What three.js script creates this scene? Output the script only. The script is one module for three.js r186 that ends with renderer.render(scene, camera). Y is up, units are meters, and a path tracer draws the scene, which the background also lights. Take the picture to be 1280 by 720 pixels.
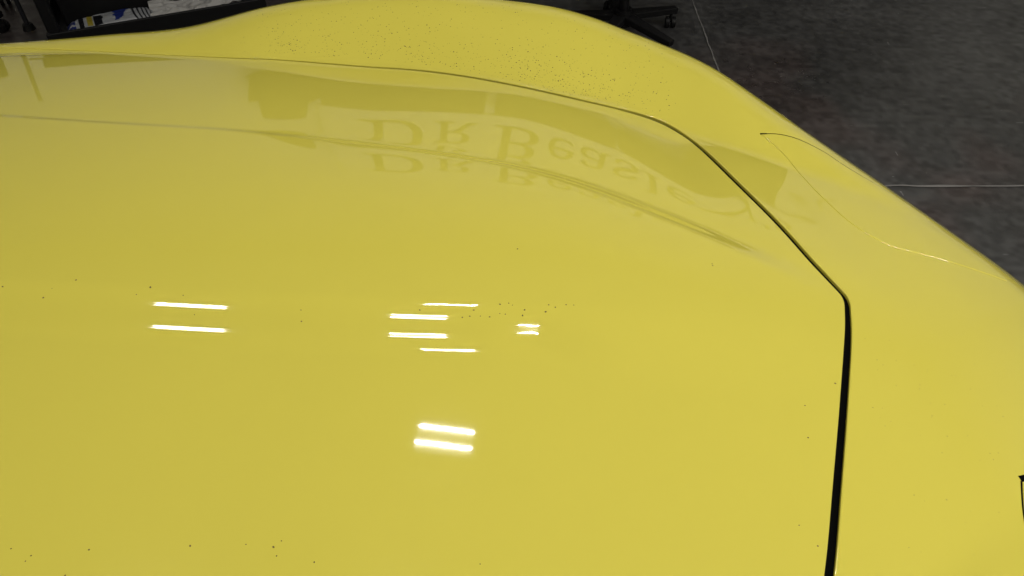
import * as THREE from 'three';
import { mergeGeometries } from 'three/addons/utils/BufferGeometryUtils.js';
import { RoundedBoxGeometry } from 'three/addons/geometries/RoundedBoxGeometry.js';
import { RectAreaLightUniformsLib } from 'three/addons/lights/RectAreaLightUniformsLib.js';

// ------------------------------------------------------------------ camera, exposure, lamps
const scene = new THREE.Scene();
scene.background = new THREE.Color(0x000000);
const camera = new THREE.PerspectiveCamera(41, 16 / 9, 0.05, 60);
camera.position.set(0, 1.8, 0);
camera.lookAt(0, 0.8, -1);                                     // phone held over the car, tipped 45 degrees down
const renderer = new THREE.WebGLRenderer({ antialias: true });
renderer.setSize(1024, 576);
renderer.toneMapping = THREE.LinearToneMapping;
renderer.toneMappingExposure = 1.04;
renderer.shadowMap.enabled = true;
RectAreaLightUniformsLib.init();
const LAMP_COLOUR = new THREE.Color(1.0, 0.965, 0.90), LAMP_LIGHT = 163, LAMP_Y = 4.48, TUBE = 0.5;
// fittings on the ceiling: [x, distance, turn]
const LAMPS = [[-0.22, 2.5, -7], [-2.22, 0.98, -5], [-0.5, 0.96, -3], [0.68, 0.575, -8], [1.75, 0.0, 0], [2.9, 0.0, 0], [4.2, 0.0, 0], [5.6, 0.3, 0],
  [1.6, 0.72, 0], [2.75, 0.78, 0], [3.9, 0.85, 0], [1.4, -2.1, 0], [2.8, -2.1, 0], [4.2, -2.1, 0], [5.4, -1.2, 0], [-1.6, -2.6, 0], [-3.4, -2.1, 0]];

// ------------------------------------------------------------------ helpers
let seed = 20240611;
const rnd = () => { seed = (seed + 0x6d2b79f5) | 0; let t = Math.imul(seed ^ (seed >>> 15), 1 | seed); t = (t + Math.imul(t ^ (t >>> 7), 61 | t)) ^ t; return ((t ^ (t >>> 14)) >>> 0) / 4294967296; };
const gauss = () => Math.sqrt(-2 * Math.log(rnd() + 1e-9)) * Math.cos(6.28318 * rnd());
const names = {};
const numbered = (n) => { const k = names[n] = (names[n] ?? -1) + 1; return k ? n + '_' + String(k).padStart(3, '0') : n; };
function mesh(name, geometry, material, parent, kind) {
  const m = new THREE.Mesh(geometry, material); m.name = parent ? name : numbered(name); m.castShadow = m.receiveShadow = true;
  (parent || scene).add(m); if (kind) m.userData.kind = kind; return m;
}
function thing(name, label, category, [x, y, z], turn = 0, group) {
  const o = new THREE.Group(); o.name = numbered(name); o.position.set(x, y, z); o.rotation.y = turn; o.userData = { label, category };
  if (group) o.userData.group = group; scene.add(o); return o;
}
function copy(src, [x, y, z], turn, label) {
  const c = src.clone(); c.name = numbered(src.name.replace(/_\d+$/, '')); c.position.set(x, y, z); c.rotation.y = turn; c.userData = { ...src.userData, label }; scene.add(c); return c;
}
const box = (w, h, d, x = 0, y = 0, z = 0, r = 0.004) => new RoundedBoxGeometry(w, h, d, 2, Math.min(r, w / 2.1, h / 2.1, d / 2.1)).translate(x, y, z);
const rod = (a, b, r0, r1 = r0, n = 14) => {
  const A = new THREE.Vector3(...a), B = new THREE.Vector3(...b), g = new THREE.CylinderGeometry(r1, r0, A.distanceTo(B), n);
  g.applyQuaternion(new THREE.Quaternion().setFromUnitVectors(new THREE.Vector3(0, 1, 0), B.clone().sub(A).normalize()));
  return g.translate((a[0] + b[0]) / 2, (a[1] + b[1]) / 2, (a[2] + b[2]) / 2);
};
const join = (list) => mergeGeometries(list.map((g) => (g.index ? g.toNonIndexed() : g)));
const std = (o) => new THREE.MeshStandardMaterial(o);
function grid(rows, cols, at, normalAt) {                       // rows x cols points -> smooth sheet; at(i, j) -> [x, y, z]
  const P = new Float64Array(rows * cols * 3), N = new Float32Array(rows * cols * 3), U = new Float32Array(rows * cols * 2);
  for (let i = 0; i < rows; i++) for (let j = 0; j < cols; j++) { const p = at(i, j), k = i * cols + j; P.set(p, k * 3); U[k * 2] = p[0]; U[k * 2 + 1] = -p[2]; }
  const up = new THREE.Vector3(), u = new THREE.Vector3(), v = new THREE.Vector3(), g = (i, j) => (clamp(i, 0, rows - 1) * cols + clamp(j, 0, cols - 1)) * 3;
  for (let i = 0; i < rows; i++) for (let j = 0; j < cols; j++) {
    const k = (i * cols + j) * 3;
    if (normalAt) { N.set(normalAt(P[k], P[k + 2]), k); continue; }
    const a = g(i + 1, j), b = g(i - 1, j), c = g(i, j + 1), e = g(i, j - 1);
    u.set(P[a] - P[b], P[a + 1] - P[b + 1], P[a + 2] - P[b + 2]); v.set(P[c] - P[e], P[c + 1] - P[e + 1], P[c + 2] - P[e + 2]);
    up.crossVectors(u, v).normalize(); if (grid.flip) up.negate(); N.set([up.x, up.y, up.z], k);
  }
  const I = [];
  for (let i = 0; i < rows - 1; i++) for (let j = 0; j < cols - 1; j++) { const a = i * cols + j, b = a + 1, c = a + cols, e = c + 1; grid.flip ? I.push(a, b, c, b, e, c) : I.push(a, c, b, b, c, e); }
  const geo = new THREE.BufferGeometry();
  geo.setAttribute('position', new THREE.BufferAttribute(Float32Array.from(P), 3)); geo.setAttribute('normal', new THREE.BufferAttribute(N, 3)); geo.setAttribute('uv', new THREE.BufferAttribute(U, 2));
  geo.setIndex(I); return geo;
}
// value noise for the textures
function noiser(n, s) { const t = new Float32Array(n * n); let q = s; for (let i = 0; i < n * n; i++) { q = (Math.imul(q, 1664525) + 1013904223) | 0; t[i] = (q >>> 8) / 16777216; }
  return (x, y) => { const xi = Math.floor(x), yi = Math.floor(y), fx = x - xi, fy = y - yi, u = fx * fx * (3 - 2 * fx), v = fy * fy * (3 - 2 * fy), w = (a, b) => t[((b % n + n) % n) * n + ((a % n + n) % n)];
    return (w(xi, yi) * (1 - u) + w(xi + 1, yi) * u) * (1 - v) + (w(xi, yi + 1) * (1 - u) + w(xi + 1, yi + 1) * u) * v; }; }
function dataTexture(w, h, f, srgb) {
  const a = new Uint8Array(w * h * 4);
  for (let j = 0; j < h; j++) for (let i = 0; i < w; i++) { const c = f(i / w, j / h, i, j); a.set([c[0], c[1], c[2], 255], (j * w + i) * 4); }
  const t = new THREE.DataTexture(a, w, h); t.magFilter = THREE.LinearFilter; t.minFilter = THREE.LinearFilter; t.wrapS = t.wrapT = THREE.RepeatWrapping; if (srgb) t.colorSpace = THREE.SRGBColorSpace; t.needsUpdate = true; return t;
}

// ------------------------------------------------------------------ the car's skin: height over x (towards the nose) and d (distance from the camera, z = -d)
const DC = 1.062;                                    // distance of the car's centre line from the camera
const lerp = (a, b, t) => a + (b - a) * t;
const clamp = (v, a = 0, b = 1) => Math.min(b, Math.max(a, v));
const smooth = (a, b, v) => { const t = clamp((v - a) / (b - a)); return t * t * (3 - 2 * t); };
const ramp = (a, b, v, e = .2) => { const t = clamp((v - a) / (b - a)), m = 1 / (1 - e); return t < e ? m * t * t / (2 * e) : t > 1 - e ? 1 - m * (1 - t) ** 2 / (2 * e) : m * (t - e / 2); };   // straight slope with eased ends
const quintic = (a, b, v) => { const t = clamp((v - a) / (b - a)); return t * t * t * (t * (t * 6 - 15) + 10); };
// monotone-ish cubic through [x, y] knots
function curve(k) {
  const n = k.length, m = k.map((p, i) => {
    if (i === 0) return (k[1][1] - k[0][1]) / (k[1][0] - k[0][0]);
    if (i === n - 1) return (p[1] - k[i - 1][1]) / (p[0] - k[i - 1][0]);
    const h0 = p[0] - k[i - 1][0], h1 = k[i + 1][0] - p[0], s0 = (p[1] - k[i - 1][1]) / h0, s1 = (k[i + 1][1] - p[1]) / h1;
    return (s0 * h1 + s1 * h0) / (h0 + h1);
  });
  return (x) => {
    if (x <= k[0][0]) return k[0][1] + m[0] * (x - k[0][0]);
    if (x >= k[n - 1][0]) return k[n - 1][1] + m[n - 1] * (x - k[n - 1][0]);
    let i = 0; while (x > k[i + 1][0]) i++;
    const h = k[i + 1][0] - k[i][0], t = (x - k[i][0]) / h, t2 = t * t, t3 = t2 * t;
    return (2 * t3 - 3 * t2 + 1) * k[i][1] + (t3 - 2 * t2 + t) * h * m[i] + (3 * t2 - 2 * t3) * k[i + 1][1] + (t3 - t2) * h * m[i + 1];
  };
}
const centreY = curve([[-1.9, .78], [-1.2, .80], [-.5, .80], [0, .79], [.4, .755], [.7, .705], [1.0, .63], [1.2, .56], [1.4, .47]]);
const fenderUp = curve([[-1.9, .062], [-1.25, .067], [-1.0, .083], [-.75, .146], [-.6, .18], [-.3, .217], [.05, .205], [.3, .218], [.5, .21], [.7, .125], [.9, .045], [1.1, 0.0], [1.4, 0]]);
const rimA = curve([[-1.9, 1.08], [-1.2, 1.10], [-.8, 1.14], [-.3, 1.165], [.1, 1.135], [.5, 1.02], [.75, .8], [1.4, .2]]);  // where the fender crest lies
const ridgeFar = curve([[-1.9, .68], [-1.06, .54], [-.26, .43], [.1, .335], [.58, .06], [.9, -.14]]);
const ridgeNear = curve([[-1.9, -.02], [-.77, -.105], [-.2, -.135], [.2, -.135], [.9, -.14]]);
const OUTLINE = [[-1.9, 1.16], [-1.5, 1.175], [-1.1, 1.20], [-.7, 1.225], [-.3, 1.23], [.1, 1.20], [.4, 1.115], [.62, .965], [.85, .73], [1.1, .465], [1.27, .25], [1.335, .08], [1.345, 0]];
function spline(pts, n) {                              // Catmull-Rom, evenly resampled
  const dense = [], P = (i) => pts[clamp(i, 0, pts.length - 1)];
  for (let i = 0; i < pts.length - 1; i++) for (let j = 0; j < 40; j++) {
    const t = j / 40, a = P(i - 1), b = P(i), c = P(i + 1), e = P(i + 2);
    dense.push([0, 1].map((k) => .5 * (2 * b[k] + (c[k] - a[k]) * t + (2 * a[k] - 5 * b[k] + 4 * c[k] - e[k]) * t * t + (3 * b[k] - a[k] - 3 * c[k] + e[k]) * t * t * t)));
  }
  dense.push(pts[pts.length - 1]);
  return n ? resample(dense, n) : dense;
}
function resample(p, n) {
  const len = [0]; for (let i = 1; i < p.length; i++) len.push(len[i - 1] + Math.hypot(p[i][0] - p[i - 1][0], p[i][1] - p[i - 1][1]));
  const out = []; let k = 0;
  for (let i = 0; i <= n; i++) {
    const s = len[len.length - 1] * i / n; while (k < p.length - 2 && len[k + 1] < s) k++;
    const t = clamp((s - len[k]) / Math.max(1e-9, len[k + 1] - len[k]));
    out.push([lerp(p[k][0], p[k + 1][0], t), lerp(p[k][1], p[k + 1][1], t)]);
  }
  return out;
}
const RIM = spline(OUTLINE, 700), R_EDGE = .21;
function inside(x, a) {                                // metres inside the car's outline
  let best = 9;
  for (let i = 0; i < RIM.length - 1; i++) {
    const [x0, a0] = RIM[i], ux = RIM[i + 1][0] - x0, ua = RIM[i + 1][1] - a0, t = clamp(((x - x0) * ux + (a - a0) * ua) / (ux * ux + ua * ua));
    const q = (x - x0 - ux * t) ** 2 + (a - a0 - ua * t) ** 2; if (q < best) best = q;
  }
  return Math.sqrt(best);
}
function skin(x, d) {                                  // height of the panels before the edge turns down
  const o = d - DC, a = Math.abs(o);
  let y = centreY(x) - (o > 0 ? lerp(.10, .155, smooth(0, .55, x)) : .10) * o * o;
  const rf = ridgeFar(x), rn = ridgeNear(x);
  const wF = lerp(.03, .11, smooth(-.3, .5, x)), aF = lerp(.0028, .0142, smooth(-.5, .42, x)) * (1 - smooth(.42, .7, x));
  y -= aF * quintic(rf - wF * .5, rf + wF * .5, o);                                        // sharp far shoulder of the bulge
  const wS = .24, kS = .085 * smooth(-.75, -.35, x) * (1 - smooth(.25, .6, x)), tS = clamp((o - rf + wS) / wS, 0, 1.2);
  y -= kS * wS * (tS < 1 ? tS * tS / 2 : .5 + (tS - 1) - (tS - 1) ** 2 / .2 / 2 * 1);      // soft swell inside it
  y -= .014 * smooth(.25, .5, x) * (1 - smooth(.62, .95, x)) * quintic(rf - .03, rf + .42, o);   // hollow between bulge and far gap
  const wN = lerp(.13, .2, smooth(.04, .2, x)), aN = lerp(.031, .028, smooth(-.52, -.22, x)) * (1 - smooth(.1, .75, x));
  y -= aN * quintic(-rn - .065, -rn - .065 + wN, -o);                                      // soft near shoulder
  const g = gapA(x), c = rimA(x);
  y += fenderUp(x) * ramp(g - .002, c + .065, a, .16);
  return y;
}
const gapA = curve([[-1.9, 1.06], [-1.25, 1.015], [-1.0, .965], [-.75, .92], [-.53, .91], [-.28, .89], [-.11, .852], [.12, .785], [.3, .745], [.45, .65], [.8, .42], [1.4, .15]]);
function heightAt(x, d) {
  const s = inside(x, Math.abs(d - DC)), q = clamp((R_EDGE - s) / R_EDGE);
  return skin(x, d) - (q > 0 ? .17 * (1 - Math.pow(Math.max(0, 1 - Math.pow(q, 2.5)), .4)) : 0);
}
const normalAt = (x, z) => { const e = 2e-4, d = -z, hx = (heightAt(x + e, d) - heightAt(x - e, d)) / (2 * e), hd = (heightAt(x, d + e) - heightAt(x, d - e)) / (2 * e), l = Math.hypot(hx, 1, hd); return [-hx / l, 1 / l, hd / l]; };

// ------------------------------------------------------------------ the workshop: floor, walls, ceiling
const n1 = noiser(64, 7), n2 = noiser(128, 19), n3 = noiser(256, 5);
const floorMap = dataTexture(2048, 2048, (u, v) => {            // 6 m of worn, stained concrete
  const big = n1(u * 8, v * 8) * .5 + n1(u * 16 + 9, v * 16) * .3 + n2(u * 32, v * 32) * .2, mid = n2(u * 64 + 5, v * 128) * .6 + n3(u * 128, v * 128 + 8) * .4;
  const trowel = n2(u * 16, v * 128) * .5 + n3(u * 32, v * 256) * .5, fine = n3(u * 256, v * 256);
  let s = 54 + (big - .5) * 32 + (mid - .5) * 13 + (trowel - .5) * 9 + (fine - .5) * 22;
  const scratch = n3(u * 64 + 3, v * 256 + 40); if (scratch > .95 && n2(u * 32, v * 32 + 9) > .55) s += 40 * (scratch - .95) / .05;
  const chip = n3(u * 256 + 77, v * 256 + 31); if (chip > .988 && n1(u * 16, v * 16 + 3) > .5) s += 55;
  const pit = n3(u * 256 + 177, v * 256 + 131); if (pit > .985 && n1(u * 16 + 20, v * 16 + 3) > .5) s -= 22;
  const warm = clamp((n1(u * 8 + 30, v * 8 + 12) * .6 + n2(u * 32 + 5, v * 32) * .4 - .48) * 4) * 5;
  return [s + warm, s - warm * .25, s - warm * .4];
}, true);
const floorRough = dataTexture(1024, 1024, (u, v) => { const r = 118 + (n1(u * 8, v * 8) - .5) * 80 + (n3(u * 128, v * 256) - .5) * 50; return [r, r, r]; });
const floorMat = std({ map: floorMap, roughness: 1, roughnessMap: floorRough, bumpMap: floorRough, bumpScale: .0004 });
for (const t of [floorMap, floorRough]) { t.repeat.set(1 / 6, 1 / 6); t.offset.set(.31, .14); }
const metres = (g, u, v) => { const p = g.attributes.position, a = new Float32Array(p.count * 2); for (let i = 0; i < p.count; i++) { a[i * 2] = p.getComponent(i, u); a[i * 2 + 1] = p.getComponent(i, v); } g.setAttribute('uv', new THREE.BufferAttribute(a, 2)); return g; };
mesh('floor', metres(new THREE.BoxGeometry(14.4, .2, 11.6).translate(0, -.1, 0), 0, 2), floorMat, null, 'structure');
const jointMat = std({ color: new THREE.Color().setRGB(.16, .155, .15), roughness: .9 });
function jointStrip(x0, d0, x1, d1, w) {                        // a sawn joint filled with pale, crumbling mortar
  const n = 260, ux = x1 - x0, ud = d1 - d0, l = Math.hypot(ux, ud), px = -ud / l, pd = ux / l;
  grid.flip = false;
  const g = grid(n, 2, (i, j) => { const t = i / (n - 1), wob = (n2(t * 60, x0 * 7 + 2) - .5) * .006, half = w * (.12 + .85 * n3(t * 240, d0 * 9 + j * 17) * (.5 + .8 * n2(t * 37, 3 + d0))); const s = (j ? 1 : -1) * half + wob; return [x0 + ux * t + px * s, .004, -(d0 + ud * t + pd * s)]; }, () => [0, 1, 0]);
  grid.flip = false; return g;
}
mesh('floor_joint', jointStrip(.95, 2.36, .95, 5.4, .005), jointMat, null, 'structure');
mesh('floor_joint', jointStrip(-5, 2.345, 6, 2.345, .008), jointMat, null, 'structure');
const plaster = std({ color: new THREE.Color().setRGB(.8, .79, .75), roughness: .9 });
const ceilingMat = std({ color: new THREE.Color().setRGB(.55, .54, .51), roughness: .95 });
mesh('ceiling', new THREE.BoxGeometry(14.4, .2, 11.6).translate(0, 4.7, 0), ceilingMat, null, 'structure');
mesh('wall', new THREE.BoxGeometry(14, 4.6, .2).translate(0, 2.3, -5.7), plaster, null, 'structure');
mesh('wall', new THREE.BoxGeometry(14, 4.6, .2).translate(0, 2.3, 5.7), plaster, null, 'structure');
mesh('wall', new THREE.BoxGeometry(.2, 4.6, 11.2).translate(-7.1, 2.3, 0), plaster, null, 'structure');
mesh('wall', new THREE.BoxGeometry(.2, 4.6, 11.2).translate(7.1, 2.3, 0), plaster, null, 'structure');

// ------------------------------------------------------------------ ceiling lamps
{
  const white = std({ color: new THREE.Color().setRGB(.75, .75, .73), roughness: .5 });
  const glow = std({ color: 0xffffff, emissive: LAMP_COLOUR, emissiveIntensity: 9, roughness: .4 });
  const t = thing('tube_lamp', 'twin tube ceiling lamp reflected as white bars near the middle of the hood', 'lamp', [0, 0, 0], 0, 'twin tube lamps on the workshop ceiling');
  mesh('housing', box(TUBE + .08, .05, .34, 0, .065, 0, .01), white, t);
  for (const s of [-1, 1]) mesh('tube', rod([-TUBE / 2, 0, s * .088], [TUBE / 2, 0, s * .088], .0145), glow, t);
  for (const s of [-1, 1]) mesh('end_cap', box(.03, .05, .3, s * (TUBE / 2 + .018), .02, 0, .006), white, t);
  LAMPS.forEach(([x, d, turn], i) => {
    const a = turn * Math.PI / 180;
    if (!i) { t.position.set(x, LAMP_Y, -d); t.rotation.y = a; }
    else copy(t, [x, LAMP_Y, -d], a, i < 4 ? ['', 'twin tube ceiling lamp reflected as white bars at the left of the hood', 'twin tube ceiling lamp reflected as the inner thin streaks on the near crease', 'twin tube ceiling lamp reflected as a small glint at the end of the near crease'][i] : (x > 0 ? 'twin tube ceiling lamp of the rows above the front of the car' : 'twin tube ceiling lamp behind the photographer, left of the car front'));
    for (const s of [-1, 1]) {
      const l = new THREE.RectAreaLight(LAMP_COLOUR, LAMP_LIGHT, TUBE, .03); l.name = 'tube_light';
      l.position.set(x + Math.sin(a) * s * .088, LAMP_Y - .022, -d + Math.cos(a) * s * .088); l.rotation.set(-Math.PI / 2, 0, a, 'YXZ');
      l.rotation.set(-Math.PI / 2, a, 0, 'YXZ'); scene.add(l);
    }
  });
}

// ------------------------------------------------------------------ the yellow car
const YELLOW = new THREE.Color().setRGB(.64, .565, .082);
const peel = dataTexture(1024, 1024, (u, v) => { const r = 255 * clamp(n3(u * 256, v * 256) * .55 + n2(u * 128, v * 128) * .45); return [r, r, r]; });   // orange peel, 1 m
const paint = new THREE.MeshPhysicalMaterial({ color: YELLOW, roughness: .045, specularIntensity: .5, clearcoat: 1, clearcoatRoughness: .02, bumpMap: peel, bumpScale: .000008 });
const blackGap = new THREE.MeshPhysicalMaterial({ color: new THREE.Color().setRGB(.003, .003, .003), roughness: 1, specularIntensity: .05 });
const GAP_FAR = [[-2.3, 1.12], [-1.54, 1.085], [-1.27, 1.037], [-1.015, .986], [-.77, .946], [-.544, .933], [-.289, .911], [-.118, .868], [.048, .809], [.21, .768], [.293, .760], [.371, .738], [.425, .704], [.457, .660], [.487, .573], [.537, .388], [.579, .244], [.614, .114], [.642, .040], [.657, .004]];
const GAP_NEAR = [[.657, -.016], [.637, -.085], [.608, -.167], [.561, -.299], [.519, -.413], [.466, -.565], [.405, -.70], [.33, -.765], [.2, -.80], [-.1, -.835], [-.6, -.89], [-1.2, -.96], [-2.3, -1.06]];
const gapLine = (() => {
  const raw = resample([...GAP_FAR, ...GAP_NEAR], 1600), apex = raw.reduce((b, p, i) => (p[0] > raw[b][0] ? i : b), 0);
  const out = raw.map((p, i) => { let sx = 0, sa = 0, sw = 0; const r = Math.min(30, i, raw.length - 1 - i, Math.max(2, Math.round(Math.abs(i - apex) * .55)));
    for (let k = -r; k <= r; k++) { const w = 1 + Math.cos(Math.PI * k / (r + 1)), q = raw[i + k]; sx += q[0] * w; sa += q[1] * w; sw += w; } return [sx / sw, sa / sw]; });
  return resample(out, 1300);
})();
const APEX = gapLine.reduce((b, p, i) => (p[0] > gapLine[b][0] ? i : b), 0);
const gapNormal = gapLine.map((p, i) => { const a = gapLine[Math.max(0, i - 1)], b = gapLine[Math.min(gapLine.length - 1, i + 1)], ux = b[0] - a[0], ua = b[1] - a[1], l = Math.hypot(ux, ua); return [-ua / l, ux / l]; });   // points outwards: away from the hood
const gapFar = curve([[-2.2, .0018], [-1.1, .002], [-.75, .004], [-.3, .008], [.05, .012], [.25, .014], [.42, .0125], [.55, .012], [.7, .011]]);
const gapWidth = (i) => { const [x, a] = gapLine[i], o = i - APEX;
  return o > 0 ? lerp(.011, .0135, smooth(0, 30, o)) : gapFar(x); };
const car = thing('sports_car', 'yellow sports car with a bulged hood seen from above its front corner', 'car', [0, 0, 0]);

function rimProfile(sign, i, q) {                                // q: 0 deep in the gap .. 1 on the panel
  const [x, a] = gapLine[i], n = gapNormal[i], w = gapWidth(i) / 2, r = .0025;
  let off, down;
  if (q < .3) { off = 0; down = lerp(.05, r, q / .3); } else { const t = (q - .3) / .7 * Math.PI / 2; off = r * (1 - Math.cos(t)); down = r * (1 - Math.sin(t)); }
  const s = -sign * -1 * (w + off) * 1, X = x + n[0] * s, A = a + n[1] * s;
  return [X, heightAt(X, DC + A) - down, -(DC + A)];
}
{ // hood: fine sheet between the two gap lines, with a rolled edge
  const r = .0025, inset = gapLine.map((p, i) => { const s = gapWidth(i) / 2 + r; return [p[0] - gapNormal[i][0] * s, p[1] - gapNormal[i][1] * s]; });
  const far = inset.slice(0, APEX + 1).filter((p) => p[0] > -2.1), near = inset.slice(APEX).reverse().filter((p) => p[0] > -2.1);
  for (const l of [far, near]) for (let i = 1; i < l.length; i++) if (l[i][0] <= l[i - 1][0]) l[i][0] = l[i - 1][0] + 1e-6;
  const at = (l, x) => { let lo = 0, hi = l.length - 1; if (x >= l[hi][0]) return l[hi][1]; while (hi - lo > 1) { const m = (lo + hi) >> 1; l[m][0] > x ? hi = m : lo = m; } return lerp(l[lo][1], l[hi][1], (x - l[lo][0]) / (l[hi][0] - l[lo][0])); };
  const tip = Math.min(far[far.length - 1][0], near[near.length - 1][0]), xs = [];
  for (let x = -1.62; x < .36; x += .0045) xs.push(x); for (let x = .36; x < tip; x += .0012) xs.push(x); xs.push(tip);
  const rows = 470;
  grid.flip = true;
  const top = grid(xs.length, rows, (i, j) => { const x = xs[i], a = lerp(at(far, x), at(near, x), j / (rows - 1)), d = DC + a; return [x, heightAt(x, d), -d]; }, normalAt);
  const keep = gapLine.map((_, i) => i).filter((i) => gapLine[i][0] > -1.64);
  grid.flip = false;
  const lip = grid(keep.length, 13, (i, j) => rimProfile(-1, keep[i], 1 - j / 12));
  const hood = mesh('hood', join([top, lip]), paint, car);
  hood.userData.label = 'yellow hood with long raised bulge and bright lamp reflections';
}
{ // fenders and nose: one skin from the gap out to the car's outline, then down the flank
  const out = [...RIM.map(([x, a]) => [x, a]), ...RIM.slice(0, -1).reverse().map(([x, a]) => [x, -a])], O = resample(out, gapLine.length - 1);
  // match the outline to the gap by hand so that the mesh lines run straight out
  const key = (list, wish) => list.reduce((b, p, i) => (Math.abs(p[0] - wish[0]) + Math.abs(p[1] - wish[1]) < Math.abs(list[b][0] - wish[0]) + Math.abs(list[b][1] - wish[1]) ? i : b), 0);
  const pairs = [[0, 0], [key(gapLine, [-.3, .866]), key(O, [-.3, 1.215])], [key(gapLine, [.42, .63]), key(O, [.62, .965])], [APEX, key(O, [1.345, 0])],
    [key(gapLine, [.42, -.67]), key(O, [.62, -.965])], [key(gapLine, [-.3, -.86]), key(O, [-.3, -1.215])], [gapLine.length - 1, O.length - 1]];
  const warp = curve(pairs), RW = 13, VW = 190, SW = 14;
  const keep = gapLine.map((_, i) => i).filter((i) => i % 1 === 0);
  const rimPt = (i) => { const f = clamp(warp(i), 0, O.length - 1), k = Math.min(O.length - 2, Math.floor(f)), t = f - k; return [lerp(O[k][0], O[k + 1][0], t), lerp(O[k][1], O[k + 1][1], t)]; };
  grid.flip = true;
  const g = grid(keep.length, RW + VW + SW, (ii, j) => {
    const i = keep[ii];
    if (j < RW) return rimProfile(1, i, j / (RW - 1));
    const [ox, oa] = rimPt(i), s0 = gapWidth(i) / 2 + .0025, gx = gapLine[i][0] + gapNormal[i][0] * s0, ga = gapLine[i][1] + gapNormal[i][1] * s0;
    if (j < RW + VW) { const u = (j - RW + 1) / VW, v = lerp(u, 1 - (1 - u) ** 2, .75), X = lerp(gx, ox, v), A = lerp(ga, oa, v); return [X, heightAt(X, DC + A), -(DC + A)]; }
    const q = (j - RW - VW + 1) / SW, y0 = heightAt(ox, DC + oa), k = 1 - .06 * q * q; return [ox * (ox > 0 ? k : 1), lerp(y0, .16, q), -(DC + oa * k)];
  });
  mesh('body_shell', g, paint, car);
  grid.flip = false;
}
{ // darkness under the gap: the inner channel
  const g = grid(gapLine.length, 2, (i, j) => { const [x, a] = gapLine[i], n = gapNormal[i], s = (j ? 1 : -1) * .02, X = x + n[0] * s, A = a + n[1] * s; return [X, heightAt(x, DC + a) - .0085, -(DC + A)]; });
  mesh('gap_seal', g, blackGap, car);
}
{ // cowl and windshield behind the hood, outside the picture to the left
  const dark = new THREE.MeshPhysicalMaterial({ color: 0x050607, roughness: .08, clearcoat: 1, clearcoatRoughness: .02 });
  grid.flip = true;
  const cowl = grid(2, 40, (i, j) => { const a = lerp(-.93, .98, j / 39), x = -1.63 - i * .2; return [x, heightAt(x, DC + a) - .02, -(DC + a)]; });
  mesh('cowl', cowl, blackGap, car);
  mesh('windshield', grid(20, 40, (i, j) => { const t = i / 19, v = j / 39 * 2 - 1, a = v * lerp(.93, .62, t), x = -1.74 - t * .95 - v * v * .25; return [x, .755 + .47 * Math.sin(t * 1.35) - .05 * v * v, -(DC + a)]; }), dark, car);
  grid.flip = false;
}
// body-coloured headlight covers: shallow panels set in the nose, with a rolled edge and a dark seam
function cover(lineA, lineB, label, seamEdges, lift = .0016) {
  const A = resample(spline(lineA, 200), 120), B = resample(spline(lineB, 200), 120), W = 60, off = (q) => { const e = Math.min(q, 1 - q); return e; };
  grid.flip = true;
  const sheet = (e) => (i, j) => {
    const u = i / 120, v = j / W, p = A[i], q = B[i], w = Math.hypot(p[0] - q[0], p[1] - q[1]);
    const x = lerp(p[0], q[0], v), a = lerp(p[1], q[1], v), edge = Math.min(Math.min(v, 1 - v) * w, u * .6);
    return [x, heightAt(x, DC + a) - .0012 + (lift + .0012) * smooth(-.0001, .004, edge), -(DC + a)];
  };
  // columns crowd towards the edges so that the roll is resolved
  const g = grid(121, W + 1, (i, j) => { const t = j / W, v = t - Math.sin(2 * Math.PI * t) / (2 * Math.PI) * .96, p = A[i], q = B[i], w = Math.hypot(p[0] - q[0], p[1] - q[1]), x = lerp(p[0], q[0], v), a = lerp(p[1], q[1], v), edge = Math.min(Math.min(v, 1 - v) * w, i / 120 * .6);
    return [x, heightAt(x, DC + a) - .0012 + (lift + .0012) * smooth(-.0001, .004, edge), -(DC + a)]; });
  grid.flip = false;
  const lid = mesh('headlight_cover', g, paint, car); lid.userData.label = label;
  for (const [line, t0, t1, w0, w1] of seamEdges) {
    const L = resample(spline(line === 'A' ? lineA : lineB, 200), 200), k0 = Math.round(t0 * 200), k1 = Math.round(t1 * 200), n = k1 - k0 + 1;
    const s = grid(n, 2, (i, j) => { const k = k0 + i, p = L[k], b = L[Math.min(200, k + 1)], c = L[Math.max(0, k - 1)], ux = b[0] - c[0], ua = b[1] - c[1], l = Math.hypot(ux, ua), w = lerp(w0, w1, i / (n - 1)) * (j ? .5 : -.5), x = p[0] - ua / l * w, a = p[1] + ux / l * w; return [x, heightAt(x, DC + a) + .0004, -(DC + a)]; }, normalAt);
    mesh('seam', s, blackGap, lid);
  }
}
cover([[.643, .632], [.694, .629], [.743, .614], [.798, .577], [.849, .52], [.94, .44], [1.05, .335]], [[.643, .632], [.695, .537], [.724, .396], [.762, .279], [.812, .216], [.855, .195], [.928, .188], [1.022, .178], [1.111, .168]],
  'yellow cover of the far headlight, a pointed teardrop panel', [['A', 0, .035, .006, .003], ['A', .035, .6, .0022, .001]]);
cover([[.856, -.377], [.898, -.366], [.979, -.362], [1.10, -.364]], [[.856, -.377], [.824, -.45], [.799, -.521], [.757, -.644], [.74, -.75]],
  'yellow cover of the near headlight at the right edge of the picture', [['A', 0, .9, .02, .008], ['B', 0, .6, .0045, .001]]);

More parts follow.
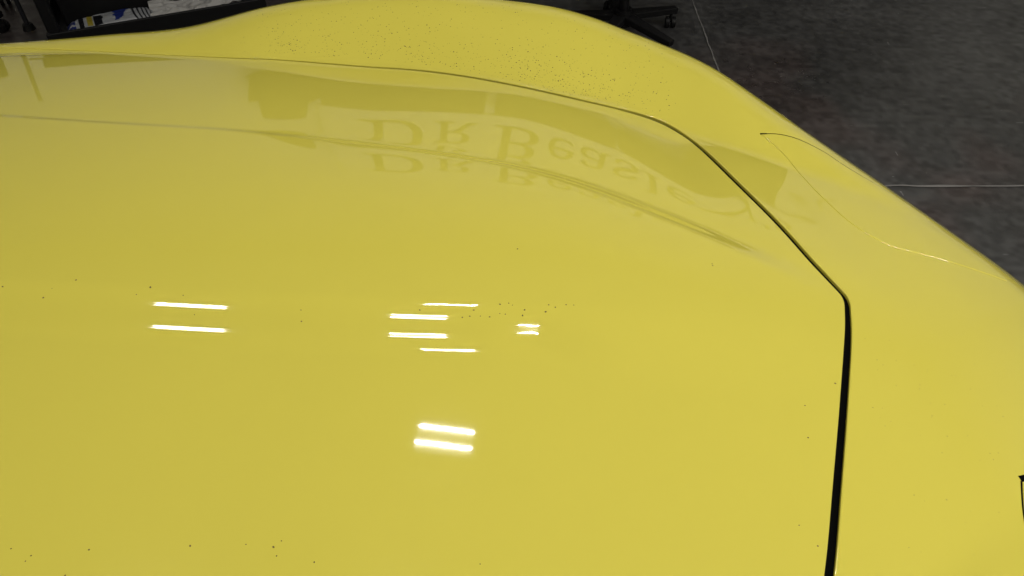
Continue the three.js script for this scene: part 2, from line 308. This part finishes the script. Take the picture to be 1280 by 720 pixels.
// ------------------------------------------------------------------ stone chips and specks in the paint
function specks(list) {                                         // little raised flakes, six faces each
  const P = [], N = [], C = [];
  for (const [x, a, r, c] of list) {
    const n = new THREE.Vector3(...normalAt(x, -(DC + a))), o = new THREE.Vector3(x, heightAt(x, DC + a), -(DC + a)).addScaledVector(n, .0002), u = new THREE.Vector3(0, 0, 1).cross(n).normalize(), v = n.clone().cross(u), ring = [];
    const st = .75 + rnd() * .6, tw = rnd() * 6.28; for (let k = 0; k < 6; k++) { const t = k / 6 * 6.28318, q = r * (.75 + rnd() * .5), cx = Math.cos(t) * q * st, cy = Math.sin(t) * q; ring.push(o.clone().addScaledVector(u, cx * Math.cos(tw) - cy * Math.sin(tw)).addScaledVector(v, cx * Math.sin(tw) + cy * Math.cos(tw))); }
    const top = o.clone().addScaledVector(n, r * .25);
    for (let k = 0; k < 6; k++) for (const p of [top, ring[k], ring[(k + 1) % 6]]) { P.push(p.x, p.y, p.z); N.push(n.x, n.y, n.z); C.push(...c); }
  }
  const g = new THREE.BufferGeometry(); g.setAttribute('position', new THREE.Float32BufferAttribute(P, 3)); g.setAttribute('normal', new THREE.Float32BufferAttribute(N, 3)); g.setAttribute('color', new THREE.Float32BufferAttribute(C, 3)); return g;
}
const speckMat = std({ vertexColors: true, roughness: .8 });
const brown = (k = 1) => { const t = (.5 + rnd() * .9) * k; return [.085 * t, .058 * t, .014 * t]; };
{
  const list = [], line = curve(GAP_FAR.filter((p) => p[0] < .42 && p[0] > -1));
  const put = (x, off, r) => { const a = line(Math.min(x, .4)) + off; if (off > .012 && a < rimA(x) + .06) list.push([x, a, r, brown()]); };
  for (let i = 0; i < 420; i++) put(-.72 + rnd() * 1.0, .022 + Math.abs(gauss()) * .05, .0006 + rnd() * rnd() * .0012);
  for (let i = 0; i < 760; i++) put(-.78 + rnd() * 1.25, .02 + rnd() * .30, .0006 + rnd() * rnd() * .0012);
  for (let i = 0; i < 45; i++) put(.07 + gauss() * .045, .075 + gauss() * .028, .0007 + rnd() * .0011);
  for (let i = 0; i < 120; i++) put(.2 + gauss() * .1, .07 + gauss() * .05, .0005 + rnd() * .0008);
  const far = mesh('paint_speck', specks(list), speckMat, car, 'stuff'); far.userData.label = 'tiny dark specks scattered over the far fender';
  const chips = [[-.076, -.119], [-.057, -.118], [-.04, -.119], [-.069, -.107], [-.022, -.093], [-.006, -.09], [.001, -.094], [.023, -.103], [-.022, -.112], [-.012, -.113], [-.089, -.121], [.019, -.114], [.067, -.09], [.061, -.105], [.079, -.095], [.099, -.088], [.113, -.088], [-.166, -.109], [-.38, -.109], [-.377, -.129], [-.599, -.079], [-.572, -.115], [-.844, -.063], [-.855, -.081], [-.807, -.043], [-.685, -.077], [-.664, -.061], [-.937, -.058], [-.727, -.539], [-.699, -.557], [-.694, -.549], [-.614, -.54], [-.635, -.577], [-.469, -.534], [-.388, -.532], [-.347, -.536], [-.34, -.549], [-.337, -.527], [-.284, -.558], [.011, .057], [.397, .047], [.397, .052], [.502, -.271], [.491, -.334], [.57, -.22], [.459, -.518], [.438, -.487], [-.046, -.558]];
  const hood = mesh('stone_chip', specks(chips.map(([x, a]) => [x, a, .0009 + rnd() * .0011, brown(1.6)])), speckMat, car, 'stuff'); hood.userData.label = 'small stone chips on the hood';
  const nose = []; for (let i = 0; i < 60; i++) nose.push([.6 + rnd() * .3, -.1 - rnd() * .42, .0004 + rnd() * .0005, brown(3)]);
  mesh('paint_speck', specks(nose.filter(([x, a]) => x > .66 - a * -.28 + .02)), speckMat, car, 'stuff').userData.label = 'faint specks on the nose';
}

// ------------------------------------------------------------------ behind the car: wheeled chair, cart and what lies on it
const blackPlastic = new THREE.MeshPhysicalMaterial({ color: new THREE.Color().setRGB(.006, .006, .0065), roughness: .5, specularIntensity: .4 });
const blackMetal = std({ color: new THREE.Color().setRGB(.009, .009, .010), roughness: .35, metalness: .2 });
const chrome = std({ color: new THREE.Color().setRGB(.45, .45, .46), roughness: .3, metalness: 1 });
const cloth = std({ color: new THREE.Color().setRGB(.012, .012, .013), roughness: .95 });
const chair = thing('office_chair', 'black wheeled office chair on the dark floor beyond the yellow fender', 'chair', [.53, 0, -3.53], 0, 'black chairs behind the car');
{
  mesh('hub', rod([0, .075, 0], [0, .15, 0], .05, .042, 20), blackPlastic, chair);
  for (let k = 0; k < 5; k++) {
    const t = (24 + 72 * k) * Math.PI / 180, c = Math.cos(t), s = -Math.sin(t), R = .29;
    const leg = new THREE.ExtrudeGeometry(new THREE.Shape([[0, -.028], [R, -.014], [R, .014], [0, .028]].map((p) => new THREE.Vector2(...p))), { depth: .022, bevelEnabled: true, bevelSize: .004, bevelThickness: .005, bevelSegments: 2 });
    leg.rotateX(-Math.PI / 2).rotateZ(-.10).translate(.01, .105, 0).rotateY(t);
    mesh('leg', leg, blackPlastic, chair);
    const w = mesh('caster', join([...[-1, 1].map((e) => new THREE.CylinderGeometry(.027, .027, .018, 20).rotateX(Math.PI / 2).translate(0, .027, e * .015)), box(.04, .03, .012, .006, .05, 0, .005), rod([0, .03, 0], [0, .085, 0], .007)]), blackPlastic, chair);
    w.position.set(c * R * .97, 0, s * R * .97); w.rotation.y = t + 1.1 + k * 1.3;
  }
  mesh('column', join([rod([0, .14, 0], [0, .30, 0], .026), rod([0, .30, 0], [0, .42, 0], .015)]), blackMetal, chair);
  mesh('seat', box(.48, .09, .48, 0, .47, 0, .04), cloth, chair);
  mesh('backrest', box(.44, .52, .07, 0, .83, -.24, .03).rotateX(-.05), cloth, chair);
  mesh('back_bar', join([rod([0, .43, -.1], [0, .43, -.27], .016), rod([0, .43, -.27], [0, .72, -.27], .016)]), blackMetal, chair);
}
copy(chair, [-2.79, 0, -3.66], .62, 'black wheeled office chair far left behind the black cart');
const E = Math.atan2(.385, .923), cartAt = (along, back) => [-2.0 + along * Math.cos(E) - back * Math.sin(E), -(3.14 + along * Math.sin(E) + back * Math.cos(E))];
{
  const [cx, cz] = cartAt(.45, .25), cart = thing('utility_cart', 'black utility cart with lipped tray beyond the rear of the fender', 'cart', [cx, 0, cz], E);
  const L = .94, D = .5;
  for (const [y, h] of [[.14, .075], [.80, .075]]) {
    mesh('tray', join([box(L, .012, D, 0, y, 0), box(L, h, .016, 0, y + h / 2, D / 2 - .008), box(L, h, .016, 0, y + h / 2, -D / 2 + .008), box(.016, h, D - .034, -L / 2 + .008, y + h / 2, 0), box(.016, h, D - .034, L / 2 - .008, y + h / 2, 0)]), blackPlastic, cart);
  }
  for (const sx of [-1, 1]) for (const sz of [-1, 1]) {
    mesh('post', box(.05, .66, .05, sx * (L / 2 - .03), .475, sz * (D / 2 - .045), .012), blackPlastic, cart);
    mesh('caster', join([new THREE.CylinderGeometry(.05, .05, .026, 22).rotateX(Math.PI / 2).translate(sx * (L / 2 - .06), .05, sz * (D / 2 - .06)), box(.05, .05, .045, sx * (L / 2 - .06), .108, sz * (D / 2 - .06), .008)]), blackMetal, cart);
  }
  mesh('handle', join([rod([L / 2, .84, -.18], [L / 2 + .1, .92, -.18], .014), rod([L / 2 + .1, .92, -.18], [L / 2 + .1, .92, .18], .014), rod([L / 2 + .1, .92, .18], [L / 2, .84, .18], .014)]), blackMetal, cart);
}
{ // printed bag lying on the lower tray
  const c = document.createElement('canvas'); c.width = 512; c.height = 256; const k = c.getContext('2d');
  k.fillStyle = '#c9ccd0'; k.fillRect(0, 0, 512, 256);
  k.fillStyle = '#1c2f86'; k.fillRect(0, 0, 90, 256); k.strokeStyle = '#c9ccd0'; k.lineWidth = 9; for (let i = 0; i < 7; i++) { k.beginPath(); k.moveTo(0, 20 + i * 40); k.quadraticCurveTo(50, -10 + i * 44, 95, 26 + i * 38); k.stroke(); }
  k.fillStyle = '#11131c'; k.fillRect(120, 20, 36, 170); k.fillStyle = '#c9b63a'; k.fillRect(178, 40, 30, 150); k.fillStyle = '#11131c'; k.fillRect(214, 70, 30, 130);
  k.fillStyle = '#20368f'; k.beginPath(); k.moveTo(262, 20); k.lineTo(330, 40); k.lineTo(262, 190); k.fill();
  k.strokeStyle = '#10131f'; k.lineWidth = 13; for (let i = 0; i < 5; i++) { k.beginPath(); k.moveTo(345 + i * 32, 10); k.quadraticCurveTo(330 + i * 36, 130, 372 + i * 34, 250); k.stroke(); }
  const tex = new THREE.CanvasTexture(c); tex.colorSpace = THREE.SRGBColorSpace;
  const [x, z] = cartAt(.24, .105), bag = new THREE.SphereGeometry(1, 64, 40), p = bag.attributes.position, uv = bag.attributes.uv;
  for (let i = 0; i < p.count; i++) { const X = p.getX(i), Y = p.getY(i), Z = p.getZ(i), f = 1 + .5 * (1 - Math.abs(Y)); uv.setXY(i, X * .5 + .5, .5 - Z * .5);
    const sx = Math.sign(X) * Math.pow(Math.abs(X), .55), sz = Math.sign(Z) * Math.pow(Math.abs(Z), .55); p.setXYZ(i, sx * .185, Y * .024 * (1 + .35 * n2(X * 5 + 9, Z * 5 + 4)) + .006 * n2(X * 14 + 30, Z * 14 + 8), sz * .075); }
  bag.computeVertexNormals();
  const b = mesh('printed_bag', bag, std({ map: tex, color: 0x9a9a9a, roughness: .4 })); b.position.set(x, .176, z); b.rotation.y = E + .08; b.userData = { label: 'blue, white and black patterned plastic bag lying on the cart tray', category: 'bag' };
}
{ // crumpled pale sheet on the tray
  const [x, z] = cartAt(.62, .13);
  grid.flip = true;
  const top = (o) => (i, j) => { const u = i / 40 - .5, v = j / 30 - .5; return [u * .42, .045 * n1(u * 5 + 7, v * 5 + 3) + .02 * n2(u * 16 + 4, v * 16 + 6) + .06 * clamp(u + .1) + o, v * .2]; };
  const g = grid(41, 31, top(.004)); grid.flip = false; const under = grid(41, 31, top(0));
  const s = mesh('paper_sheet', join([g, under]), std({ color: new THREE.Color().setRGB(.24, .235, .225), roughness: .6 })); s.position.set(x, .152, z); s.rotation.y = E; s.userData = { label: 'crumpled pale grey sheet lying on the cart tray beside the patterned bag', category: 'sheet' };
}
{ // black box behind bag and sheet
  const [x, z] = cartAt(.30, .31), t = thing('storage_case', 'black case standing on the cart tray behind the patterned bag', 'case', [x, .147, z], E);
  mesh('case_body', box(.52, .26, .2, 0, .13, 0, .012), blackPlastic, t); mesh('case_lid', box(.53, .05, .21, 0, .288, 0, .012), blackMetal, t);
}
{ const [x, z] = [-2.4, -3.62], t = thing('metal_pole', 'thin dark grey pole with round foot standing left of the cart', 'pole', [x, 0, z]);
  mesh('shaft', rod([0, .02, 0], [-.03, 1.3, -.05], .011), std({ color: 0x35353a, roughness: .4, metalness: .6 }), t); mesh('foot', rod([0, 0, 0], [0, .03, 0], .03, .022), blackPlastic, t); }

// ------------------------------------------------------------------ on the far wall, seen only as reflections in the paint
{
  const c = document.createElement('canvas'); c.width = 2048; c.height = 512; const k = c.getContext('2d');
  k.fillStyle = '#f2f0e8'; k.fillRect(0, 0, 2048, 512); k.fillStyle = '#0c0b0e'; k.textAlign = 'center';
  k.textAlign = 'left'; k.save(); k.scale(1, 1.12);            // large D, small capital R, then the name
  const write = (t, x, px, w) => { k.font = `${px}px serif`; k.save(); k.translate(x, 372); k.scale(w / k.measureText(t).width, 1); k.fillText(t, 0, 0); k.restore(); };
  write('D', 70, 430, 260); write('R', 345, 300, 190); write('B', 600, 430, 250); write('easley', 860, 400, 800); write("'s", 1690, 400, 240); k.restore();
  const tex = new THREE.CanvasTexture(c); tex.colorSpace = THREE.SRGBColorSpace;
  const t = thing('wall_banner', 'pale wall banner with large dark serif lettering mirrored in the hood', 'banner', [1.05, 2.0, -5.58]);
  mesh('banner_frame', box(4.7, .85, .02, 0, .425, 0, .004), plaster, t);
  mesh('banner_print', new THREE.PlaneGeometry(4.66, .81).translate(0, .425, .013), std({ map: tex, roughness: .6 }), t);
}
{
  const t = thing('wall_cabinet', 'dark wall cabinet at the left of the mirrored dark band, beside the chest', 'cabinet', [-.62, 1.5, -5.44], 0, 'dark cabinets along the far wall');
  mesh('cabinet_body', box(1.2, .42, .3, 0, .21, 0, .006), cloth, t); for (const s of [-1, 1]) mesh('cabinet_door', box(.58, .40, .02, s * .296, .21, .162, .005), cloth, t);
  for (const x of [.68, 1.98]) copy(t, [x, 1.5, -5.44], 0, x < 1 ? 'dark wall cabinet in the middle of the mirrored dark band' : 'dark wall cabinet at the right end of the mirrored dark band');
  const b = thing('tool_chest', 'dark chest with a rounded drum on top mirrored left on the hood', 'chest', [-1.52, 1.46, -5.4]);
  mesh('chest_body', box(.5, .42, .4, 0, .21, 0, .01), cloth, b); mesh('chest_drum', rod([0, .42, 0], [0, .72, 0], .2, .17, 28), cloth, b);
  const w = thing('workbench', 'long dark workbench along the far wall mirrored as a dark line in the crease', 'workbench', [-.2, 0, -5.25]);
  mesh('bench_top', box(6.0, .05, .64, 0, .935, 0, .008), cloth, w); mesh('bench_body', box(5.9, .9, .5, 0, .455, -.04, .008), cloth, w);
  for (let i = 0; i < 7; i++) mesh('bench_door', box(.82, .78, .02, -2.535 + i * .845, .47, .222, .005), blackMetal, w);
  const sh = mesh('wall_shelf', box(.56, .04, .42, -1.52, 1.438, -5.4, .006), cloth); sh.userData = { label: 'dark shelf carrying the chest on the far wall', category: 'shelf' };
}
renderer.render(scene, camera);
